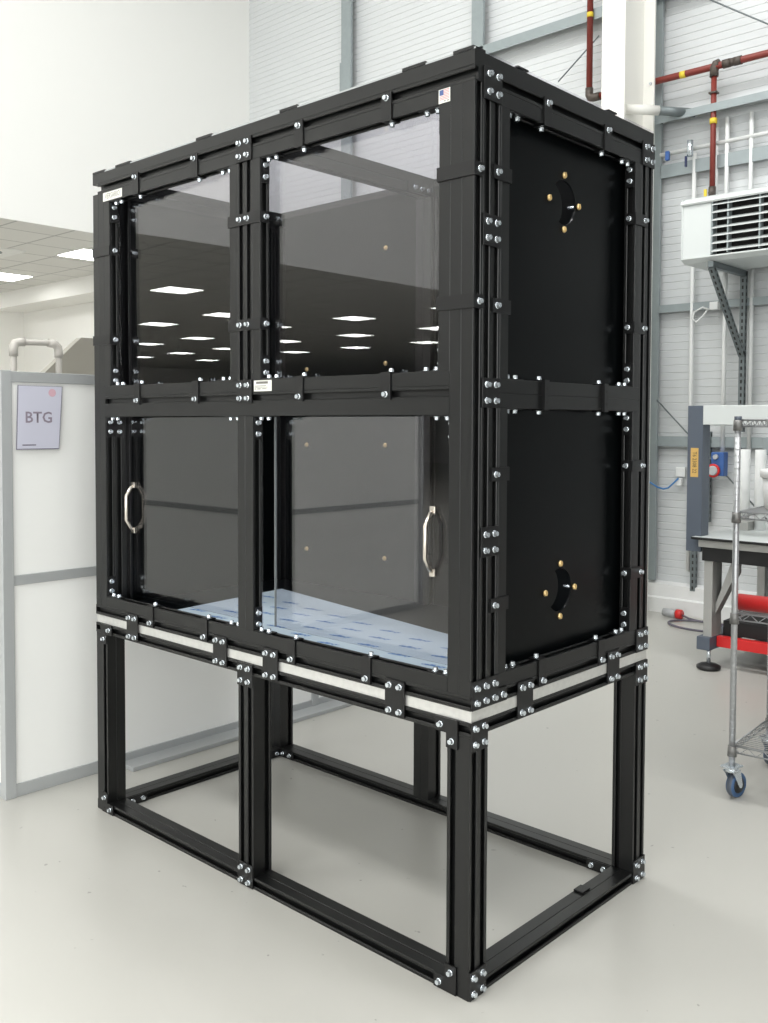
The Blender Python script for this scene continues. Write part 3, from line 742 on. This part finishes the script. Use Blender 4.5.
m = MB(); m.cyl((-1.59, yg, 4.195), (-1.535, yg, 4.1945), 0.034, 8); m.cyl((-1.505, yg, 4.194), (-1.45, yg, 4.1935), 0.034, 8); m.cyl((-1.55, yg, 4.195), (-1.47, yg, 4.194), 0.030, 12)
m.build('pipe_union', M['fit'], g)
m = MB(); m.cyl((-1.66, yg, 3.20), (-1.66, yg, 3.30), 0.027, 12); m.cyl((-1.66, yg - 0.04, 3.25), (-1.66, yg, 3.25), 0.015, 10); m.cyl((-1.66, yg, 3.108), (-1.66, yg, 3.21), 0.010, 10); v_ = m.build('gas_valve', M['fit'], g)
MB().box(-1.705, -1.682, yg - 0.05, yg - 0.038, 3.17, 3.28, 0.003).build('valve_lever', M['yellow'], v_)
for a, b in (((-1.93, yg, 4.197), (-1.885, yg, 4.1965)), ((-1.66, yg, 3.77), (-1.66, yg, 3.81)), ((-2.735, yg, 4.86), (-2.735, yg, 4.90))):
    MB().cyl(a, b, 0.0275, 16).build('marker_tape', M['yellow'], g)
MB().box(-1.69, -1.63, yg - 0.030, yg + 0.030, 3.992, 4.006, 0.002).build('pipe_clamp', M['fit'], g)

h = empty('unit_heater', (-0.9, 4.75, 2.6), 'white warm air heater with horizontal louvres hung high on the ribbed wall', 'heater')
x0, x1, y0, y1, z0, z1 = -1.618, 0.55, 4.50, 5.06, 2.685, 3.095
m = MB()   # casing with rounded top edge, open louvre bay
m.prism('x', x0, x0 + 0.205, [(y0, z0), (y0, z1 - 0.05), (y0 + 0.015, z1 - 0.015), (y0 + 0.05, z1), (y1, z1), (y1, z0)])
m.build('end_cover', M['heat'], h)
m = MB(); m.box(x0 - 0.012, x0 + 0.0, y0 - 0.006, y1, z0 - 0.004, z1 + 0.004, 0.003); m.build('end_trim', M['heat'], h)
m = MB(); m.prism('x', x0 - 0.012, x1, [(y0 - 0.02, z1 - 0.035), (y0 - 0.005, z1 - 0.01), (y0 + 0.04, z1 + 0.012), (y1, z1 + 0.012), (y1, z1), (y0 + 0.04, z1), (y0 + 0.005, z1 - 0.02), (y0 - 0.012, z1 - 0.045)])
m.build('top_cover', M['heat'], h)
m = MB(); m.prism('x', x0 - 0.012, x1, [(y0 - 0.004, z0), (y1, z0 + 0.0), (y1, z0 - 0.032), (y0 + 0.05, z0 - 0.036), (y0 - 0.004, z0 - 0.010)]); m.build('bottom_tray', M['heat'], h)
m = MB(); m.box(x0 + 0.206, x1, y0 + 0.10, y1, z0, z1 - 0.002); m.build('heater_core', M['dark'], h)
for i in range(7):
    zz = z0 + 0.020 + i * 0.0535
    m = MB(); m.prism('x', x0 + 0.212, x1, [(y0 - 0.004, zz), (y0 - 0.004, zz + 0.008), (y0 + 0.05, zz + 0.030), (y0 + 0.05, zz + 0.020)]); m.build('louvre_blade', M['heat'], h)
for xx in (x0 + 0.212, x0 + 0.325, x0 + 0.545, x0 + 0.85):
    MB().box(xx - 0.005, xx + 0.005, y0 + 0.002, y0 + 0.06, z0 + 0.01, z1 - 0.04).build('louvre_bar', M['galv'], h)
b = empty('heater_bracket', (-1.42, 5.1, 1.65), 'slotted grey steel bracket carrying the heater on the wall', 'bracket')
def strut(a, bpt, s=0.041, slots=True, nm='strut', par=b):
    a, bpt = Vector(a), Vector(bpt); d = bpt - a; q = d.to_track_quat('Z', 'Y').to_matrix().to_4x4(); mm = Matrix.Translation(a) @ q
    m = MB(); t_ = bmesh.new(); bmesh.ops.create_cube(t_, size=1)
    for v in t_.verts: v.co = Vector((v.co.x * s, v.co.y * s, (v.co.z + 0.5) * d.length))
    m.join(t_, 0, mm)
    if slots:
        n = int(d.length / 0.05)
        for k in range(n):
            for f_ in (-1, 1):
                t_ = bmesh.new(); bmesh.ops.create_cube(t_, size=1)
                for v in t_.verts: v.co = Vector((f_ * s / 2 + v.co.x * 0.001, v.co.y * 0.013, 0.025 + k * 0.05 + v.co.z * 0.026))
                m.join(t_, 1, mm)
                t_ = bmesh.new(); bmesh.ops.create_cube(t_, size=1)
                for v in t_.verts: v.co = Vector((v.co.x * 0.013, f_ * s / 2 + v.co.y * 0.001, 0.025 + k * 0.05 + v.co.z * 0.026))
                m.join(t_, 1, mm)
    return m.build(nm, [M['galvd'], M['dark']], par)
strut((-1.42, 5.10, 1.45), (-1.42, 5.10, 2.64), nm='wall_strut')
strut((-1.42, 5.12, 2.627), (-1.42, 4.52, 2.627), slots=False, nm='arm')
strut((-1.42, 4.54, 2.61), (-1.42, 5.09, 2.02), nm='brace')
for lab, x, za, zb in (('left of the heater, running down the wall', -1.838, 0.35, 3.60), ('above the heater beside the gas valve', -1.665, 2.9, 3.82),
                       ('rising behind the heater right of the gas valve', -1.58, 2.9, 3.82), ('rising behind the heater louvres', -1.395, 2.9, 3.82),
                       ('below the heater left of its bracket', -1.575, 1.3, 2.7), ('below the heater right of its bracket', -1.372, 1.3, 2.7)):
    tag(MB().cyl((x, YW - 0.07, za), (x, YW - 0.07, zb), 0.016, 12).build('wall_mounted_conduit', M['conduit']), 'white vertical conduit ' + lab, 'conduit', 'white conduits on the wall')
c_ = empty('cable_tube', (-1.0, 5.0, 3.62), 'white horizontal conduit running along the wall rail behind the heater', 'conduit')
MB().tube([(-2.12, 5.125, 3.635), (3, 5.125, 3.66)], 0.017, 10).build('tube_run', M['conduit'], c_)
tag(MB().box(-2.035, -2.005, 5.03, 5.06, 3.56, 3.63, 0.004).build('cable_tag', M['bluebox']), 'small blue tag hanging by a wire under the wall rail', 'tag')
v = empty('drain_valve', (-1.86, 5.06, 3.55), 'small steel valve with blue lever beside the heater conduit', 'valve')
MB().cyl((-1.838, 5.05, 3.56), (-1.838, 5.05, 3.68), 0.024, 10).build('valve_body', M['zinc'], v)
MB().box(-1.868, -1.852, 5.02, 5.04, 3.48, 3.56, 0.003).build('valve_lever', M['navy'], v)
o = empty('wall_mounted_junction_box', (-1.72, 5.06, 2.35), 'white junction box with looped cable under the heater', 'junction box')
MB().box(-1.668, -1.602, 5.06, 5.11, 2.375, 2.435, 0.004).build('box_body', M['conduit'], o)
MB().tube([(-1.675, 5.07, 2.38), (-1.72, 5.06, 2.40), (-1.785, 5.06, 2.37), (-1.80, 5.06, 2.32), (-1.77, 5.06, 2.29), (-1.72, 5.06, 2.33), (-1.68, 5.06, 2.38)], 0.007, 8).build('loop_cable', M['conduit'], o)

o = empty('wall_socket', (-1.93, 5.15, 1.06), 'white socket on the wall with plugged in yellow cable', 'socket')
MB().box(-1.975, -1.895, YW - 0.03, YW, 1.09, 1.165, 0.004).build('face_plate', M['conduit'], o)
MB().box(-1.945, -1.905, YW - 0.07, YW - 0.03, 1.02, 1.08, 0.006).build('plug_top', M['conduit'], o)
tag(MB().tube([(-1.925, 5.12, 1.08), (-1.96, 5.12, 1.045), (-2.01, 5.12, 1.0), (-2.05, 5.12, 0.99), (-2.10, 5.12, 1.0), (-2.19, 5.12, 1.05)], 0.007, 8).build('network_cable', M['bluecable']), 'thin blue cable drooping from the wall socket', 'cable')
o = empty('industrial_socket', (-1.6, 5.1, 1.2), 'blue industrial socket box with red ring on the far wall', 'socket')
MB().box(-1.625, -1.525, 5.04, 5.12, 1.115, 1.295, 0.006).build('socket_box', M['bluebox'], o)
MB().lathe([(0.050, 0.0), (0.052, -0.016), (0.046, -0.020)], (-1.600, 5.04, 1.155), 'y', 24).build('socket_ring', M['bred'], o)
MB().lathe([(0.037, -0.018), (0.037, -0.026), (0.030, -0.029)], (-1.600, 5.04, 1.155), 'y', 20).build('socket_cap', M['plug'], o)
MB().lathe([(0.020, 0), (0.018, -0.02)], (-1.585, 5.04, 1.26), 'y', 16).build('switch_knob', M['plug'], o)
for lab, x, za, zb in (('below the slate machine column', -1.795, 0.20, 1.3), ('behind the blue socket box', -1.69, 0.75, 1.45)):
    s_ = empty('wall_mounted_strut', (x, 5.1, za), 'slotted grey strut fixed to the wall ' + lab, 'strut', 'slotted struts on the wall')
    strut((x, 5.14, za), (x, 5.14, zb), nm='strut_channel', par=s_)

# ================================================================== MEASURING MACHINE
q = empty('measuring_machine', (-0.2, 4.1, 0), 'large grey machine table with slate column and white top beam', 'machine')
yf = 3.69
MB().box(-1.175, -1.076, yf, yf + 0.105, 0.715, 1.62, 0.003).build('machine_column', M['slate'], q)
lb = MB().box(-1.152, -1.102, yf - 0.001, yf, 1.178, 1.358).build('column_label', M['ochre'], q)
m = MB(); m.join(text_bm('T6 2308 22', 0.036), 0, Matrix.Translation((-1.127, yf - 0.0018, 1.268)) @ Matrix.Rotation(math.pi / 2, 4, 'X') @ Matrix.Rotation(-math.pi / 2, 4, 'Z') @ Matrix.Scale(0.8, 4, (1, 0, 0)))
m.build('handwriting', M['black_ink'], lb)
MB().box(-1.0745, 0.9, yf - 0.005, yf + 0.20, 1.502, 1.62, 0.004).build('top_beam', M['heat'], q)
MB().box(-1.115, 0.9, yf - 0.060, yf - 0.050, 0.797, 0.812, 0.002).build('table_edge', M['rubber'], q)
MB().box(-1.115, 0.9, yf - 0.0498, 4.75, 0.797, 0.812, 0.002).build('table_top', M['heat'], q)
MB().box(-1.075, 0.9, yf - 0.04, 4.72, 0.752, 0.794, 0.002).build('table_frame', M['alup'], q)
MB().box(-1.055, 0.9, yf - 0.03, 4.70, 0.668, 0.751, 0.002).build('table_apron', M['rubber'], q)
for y_ in (yf - 0.02, 4.5):
    MB().box(-1.045, -0.99, y_, y_ + 0.14, 0.19, 0.667, 0.003).build('table_leg', M['alup'], q)
    fo = MB().cyl((-1.005, y_ + 0.0, 0.03), (-1.005, y_ + 0.0, 0.15), 0.012, 12).build('levelling_foot', M['zinc'], q)
    MB().lathe([(0.06, 0.0), (0.072, 0.008), (0.072, 0.022), (0.05, 0.034), (0.02, 0.038)], (-1.005, y_, 0), n=28).build('foot_pad', M['rubber'], fo)
MB().box(-1.07, -0.985, yf - 0.055, 4.66, 0.12, 0.20, 0.003).build('foot_beam', M['slate'], q)
MB().box(-0.98, 0.9, yf + 0.03, yf + 0.08, 0.135, 0.20, 0.003).build('lower_rail', M['bred'], q)
MB().box(-0.97, 0.9, yf + 0.10, 4.55, 0.20, 0.29, 0.004).build('lower_tray', M['rubber'], q)
MB().prism('y', yf + 0.02, yf + 0.10, [(-0.985, 0.40), (-0.985, 0.34), (-0.86, 0.60), (-0.86, 0.667), (-0.89, 0.667)]).build('knee_brace', M['alup'], q)
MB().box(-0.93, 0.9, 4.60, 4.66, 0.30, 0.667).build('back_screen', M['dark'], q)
for x in (-1.06, -0.955, -0.80):
    MB().cyl((x, 4.3, 0.813), (x, 4.3, 1.34), 0.035, 18).build('roller', M['conduit'], q)
MB().box(-1.02, 0.9, 4.50, 4.56, 1.30, 1.42, 0.003).build('rear_beam', M['galv'], q)
MB().box(-1.05, -0.99, 4.20, 4.40, 0.8125, 0.87, 0.003).build('bed_block', M['alup'], q)

# ================================================================== TROLLEY
A = math.radians(3.5)
tr = empty('wire_trolley', (0.0, 1.785, 0), 'chrome wire shelf trolley on castors at the right edge', 'trolley')
ox, oy = -0.060, 1.785
TW, TD = 0.75, 0.46
def TP(u, v, z): return (ox + u * math.cos(A) - v * math.sin(A), oy + u * math.sin(A) + v * math.cos(A), z)
for u, v in ((0, 0), (TW, 0), (0, TD), (TW, TD)):
    m = MB(); m.cyl(TP(u, v, 0.135), TP(u, v, 1.525), 0.0125, 14)
    for k in range(54):
        zz = 0.16 + k * 0.0254; m.cyl(TP(u, v, zz), TP(u, v, zz + 0.002), 0.0131, 14)
    po = m.build('trolley_post', M['chrome'], tr)
    MB().cyl(TP(u, v, 1.518), TP(u, v, 1.535), 0.0145, 14).build('post_cap', M['slate'], po)
    for zz in (0.185, 0.720, 1.125, 1.49):
        MB().cyl(TP(u, v, zz - 0.012), TP(u, v, zz + 0.030), 0.0185, 14, 0.0165).build('post_collar', M['alud'], po)
    # castor
    px_, py_ = TP(u, v, 0)[:2]
    ca = MB(); ca.box(px_ - 0.036, px_ + 0.036, py_ - 0.030, py_ + 0.030, 0.128, 0.136, 0.002)
    ca.cyl((px_, py_, 0.112), (px_, py_, 0.129), 0.028, 18)
    for s_ in (-1, 1):
        ca.prism('y', py_ + s_ * 0.021 - 0.0015, py_ + s_ * 0.021 + 0.0015, [(px_ - 0.03, 0.118), (px_ + 0.028, 0.118), (px_ + 0.044, 0.052), (px_ + 0.038, 0.040), (px_ + 0.024, 0.044), (px_ - 0.012, 0.10)])
    ca.spin((px_, py_, 0), 80); cas = ca.build('castor_fork', M['zinc'], tr)
    w_ = MB(); cx_ = px_ + 0.032
    w_.lathe([(0.030, -0.012), (0.046, -0.017), (0.050, -0.012), (0.051, 0), (0.050, 0.012), (0.046, 0.017), (0.030, 0.012)], (cx_, py_, 0.051), 'y', 32, 0)
    w_.spin((px_, py_, 0), 80); w_.build('castor_wheel', M['bluetyre'], cas)
    t_r = MB().lathe([(0.0503, -0.0105), (0.0517, 0), (0.0503, 0.0105)], (cx_, py_, 0.051), 'y', 32); t_r.spin((px_, py_, 0), 80); t_r.build('tyre_tread', M['slate'], cas)
    h_ = MB().lathe([(0.012, -0.0195), (0.030, -0.018), (0.033, -0.014), (0.033, 0.014), (0.030, 0.018), (0.012, 0.0195)], (cx_, py_, 0.051), 'y', 24); h_.spin((px_, py_, 0), 80); h_.build('wheel_hub', M['rubber'], cas)
for zz in (0.19, 0.725, 1.13, 1.495):
    m = MB(); r_ = 0.0032
    def seg(a, b_, r=r_): m.tube([a, b_], r, 6)
    for dz in (0, 0.026):
        for a, b_ in (((0, 0), (TW, 0)), ((TW, 0), (TW, TD)), ((TW, TD), (0, TD)), ((0, TD), (0, 0))): seg(TP(*a, zz + dz), TP(*b_, zz + dz), 0.0036)
    def zig(a, b_, n):
        pts = []
        for k in range(n + 1):
            f_ = k / n; pts.append(TP(a[0] + (b_[0] - a[0]) * f_, a[1] + (b_[1] - a[1]) * f_, zz + (0.0 if k % 2 else 0.026)))
        m.tube(pts, 0.0022, 5)
    zig((0, 0), (TW, 0), 24); zig((0, 0), (0, TD), 16); zig((0, TD), (TW, TD), 24); zig((TW, 0), (TW, TD), 16)
    n = 20
    for k in range(1, n): seg(TP(0, TD * k / n, zz + 0.024), TP(TW, TD * k / n, zz + 0.024), 0.0020)
    for k in range(1, 5): seg(TP(TW * k / 5, 0, zz + 0.020), TP(TW * k / 5, TD, zz + 0.020), 0.0028)
    m.build('wire_shelf', M['chrome'], tr)
bu = empty('plastic_bucket', (0.02, 2.02, 1.157), 'white plastic bucket with lid on the upper trolley shelf', 'bucket')
bc = (0.085, 2.02, 1.1605)
MB().lathe([(0.110, 0.0), (0.116, 0.004), (0.128, 0.135)], bc, n=36).build('bucket_body', M['bucket'], bu)
MB().lathe([(0.1285, 0.128), (0.136, 0.128), (0.138, 0.150), (0.134, 0.160), (0.120, 0.162)], bc, n=36).build('bucket_lid', M['bucket'], bu)
rl = empty('red_roll', (0.2, 2.0, 0.756), 'bright red roll lying along the middle trolley shelf', 'roll')
m = MB(); m.cyl((-0.065, 1.839, 0.756 + 0.033), (0.55, 1.860, 0.756 + 0.033), 0.033, 24); m.build('roll_body', M['bred'], rl)
MB().cyl((-0.083, 1.838, 0.789), (-0.064, 1.839, 0.789), 0.024, 20).build('roll_core', M['bred'], rl)
wb = MB(); wb.lathe([(0.022, 0), (0.030, 0.01), (0.028, 0.03), (0.012, 0.04)], (0.02, 2.12, 0.756), n=18); tag(wb.build('white_cap', M['bucket']), 'small white cap behind the red roll on the trolley', 'cap')

# floor plug and lead
o = empty('floor_plug', (-1.95, 5.0, 0), 'grey and red industrial plug lying on the floor by the kerb', 'plug')
MB().cyl((-1.965, 4.99, 0.034), (-1.85, 4.97, 0.034), 0.030, 20, 0.034).build('plug_body', M['plug'], o)
MB().lathe([(0.030, 0), (0.036, 0.004), (0.036, 0.045), (0.030, 0.05)], (-1.852, 4.97, 0.036), 'x', 20).build('plug_nose', M['bred'], o)
pts = []
for k in range(26):
    a = math.radians(20 + k * 13.5); pts.append((-1.55 + 0.26 * math.cos(a), 4.78 + 0.17 * math.sin(a), 0.012))
tag(MB().tube([(-1.80, 4.97, 0.03), (-1.74, 4.96, 0.014), (-1.66, 4.94, 0.012), (-1.45, 4.88, 0.012)] + pts, 0.008, 8).build('power_lead', M['greycable']), 'thin grey power lead looped on the floor beside the plug', 'cable')

# things beyond the partition that the lower right window mirrors
c_ = empty('storage_cabinet', (-3.4, -6.4, 0), 'navy storage cabinet mirrored at the edge of the lower right window', 'cabinet')
MB().box(-3.9, -2.9, -6.8, -6.3, 0.06, 1.45, 0.006).build('cabinet_body', M['navy'], c_)
MB().box(-3.88, -3.41, -6.298, -6.285, 0.10, 1.42, 0.003).build('cabinet_door', M['navy'], c_)
MB().box(-3.39, -2.92, -6.298, -6.285, 0.10, 1.42, 0.003).build('cabinet_door', M['navy'], c_)
MB().box(-3.86, -2.94, -6.76, -6.34, 0.0, 0.06).build('cabinet_plinth', M['rubber'], c_)

# ================================================================== LIGHT
def area(name, loc, sx, sy, power, rot=(0, 0, 0), color=(1, 1, 0.995)):
    l = bpy.data.lights.new(name, 'AREA'); l.shape = 'RECTANGLE'; l.size = sx; l.size_y = sy; l.energy = power; l.color = color
    o = bpy.data.objects.new(name, l); COL.objects.link(o); o.location = loc; o.rotation_euler = rot; return o
for x in (-3.6, -0.2, 2.7):
    for y in (-9.5, -4.2, 1.3):
        area('high_bay_lamp', (x, y, 8.0), 2.4, 1.2, 136)
area('side_fill_light', (5.95, -4.5, 2.4), 4.0, 5.0, 190, (0, math.pi / 2, 0), (0.97, 0.985, 1))  # unseen fill light added from the right to brighten upright faces
area('front_fill_light', (0.5, -14.0, 2.6), 7.0, 4.5, 620, (-math.pi / 2, 0, math.pi), (0.98, 0.99, 1))  # low fill light added in front to brighten the floor under the stand
w = bpy.data.worlds.new('World'); SC.world = w; w.use_nodes = True
w.node_tree.nodes['Background'].inputs['Color'].default_value = (0.9, 0.95, 1, 1)
w.node_tree.nodes['Background'].inputs['Strength'].default_value = 0.3

# ================================================================== CAMERA
cam = bpy.data.cameras.new('Camera'); co = bpy.data.objects.new('Camera', cam); COL.objects.link(co)
yaw, pitch, roll, f = -0.7439, -0.0395, 0.0037, 949.6
fw = Vector((math.sin(yaw) * math.cos(pitch), math.cos(yaw) * math.cos(pitch), math.sin(pitch)))
r = Vector((math.cos(yaw), -math.sin(yaw), 0)); u = r.cross(fw)
r2 = r * math.cos(roll) + u * math.sin(roll); u2 = -r * math.sin(roll) + u * math.cos(roll)
R = Matrix((r2, u2, -fw)).transposed().to_4x4()
co.matrix_world = Matrix.Translation((1.4839, -1.9085, 1.4999)) @ R
cam.sensor_fit = 'VERTICAL'; cam.sensor_height = 24; cam.lens = f * 24 / 1023
cam.shift_x = -9.08 / 1023; cam.shift_y = -50.02 / 1023
cam.clip_start = 0.05; cam.clip_end = 200
SC.camera = co

SC.view_settings.view_transform = 'Standard'; SC.view_settings.look = 'None'
SC.view_settings.gamma = 1; SC.view_settings.use_curve_mapping = False; SC.view_settings.exposure = 0.13
SC.cycles.use_denoising = True
SC.cycles.max_bounces = 10; SC.cycles.diffuse_bounces = 5; SC.cycles.glossy_bounces = 4; SC.cycles.transparent_max_bounces = 16
SC.cycles.caustics_reflective = False; SC.cycles.caustics_refractive = False
SC.cycles.sample_clamp_indirect = 4
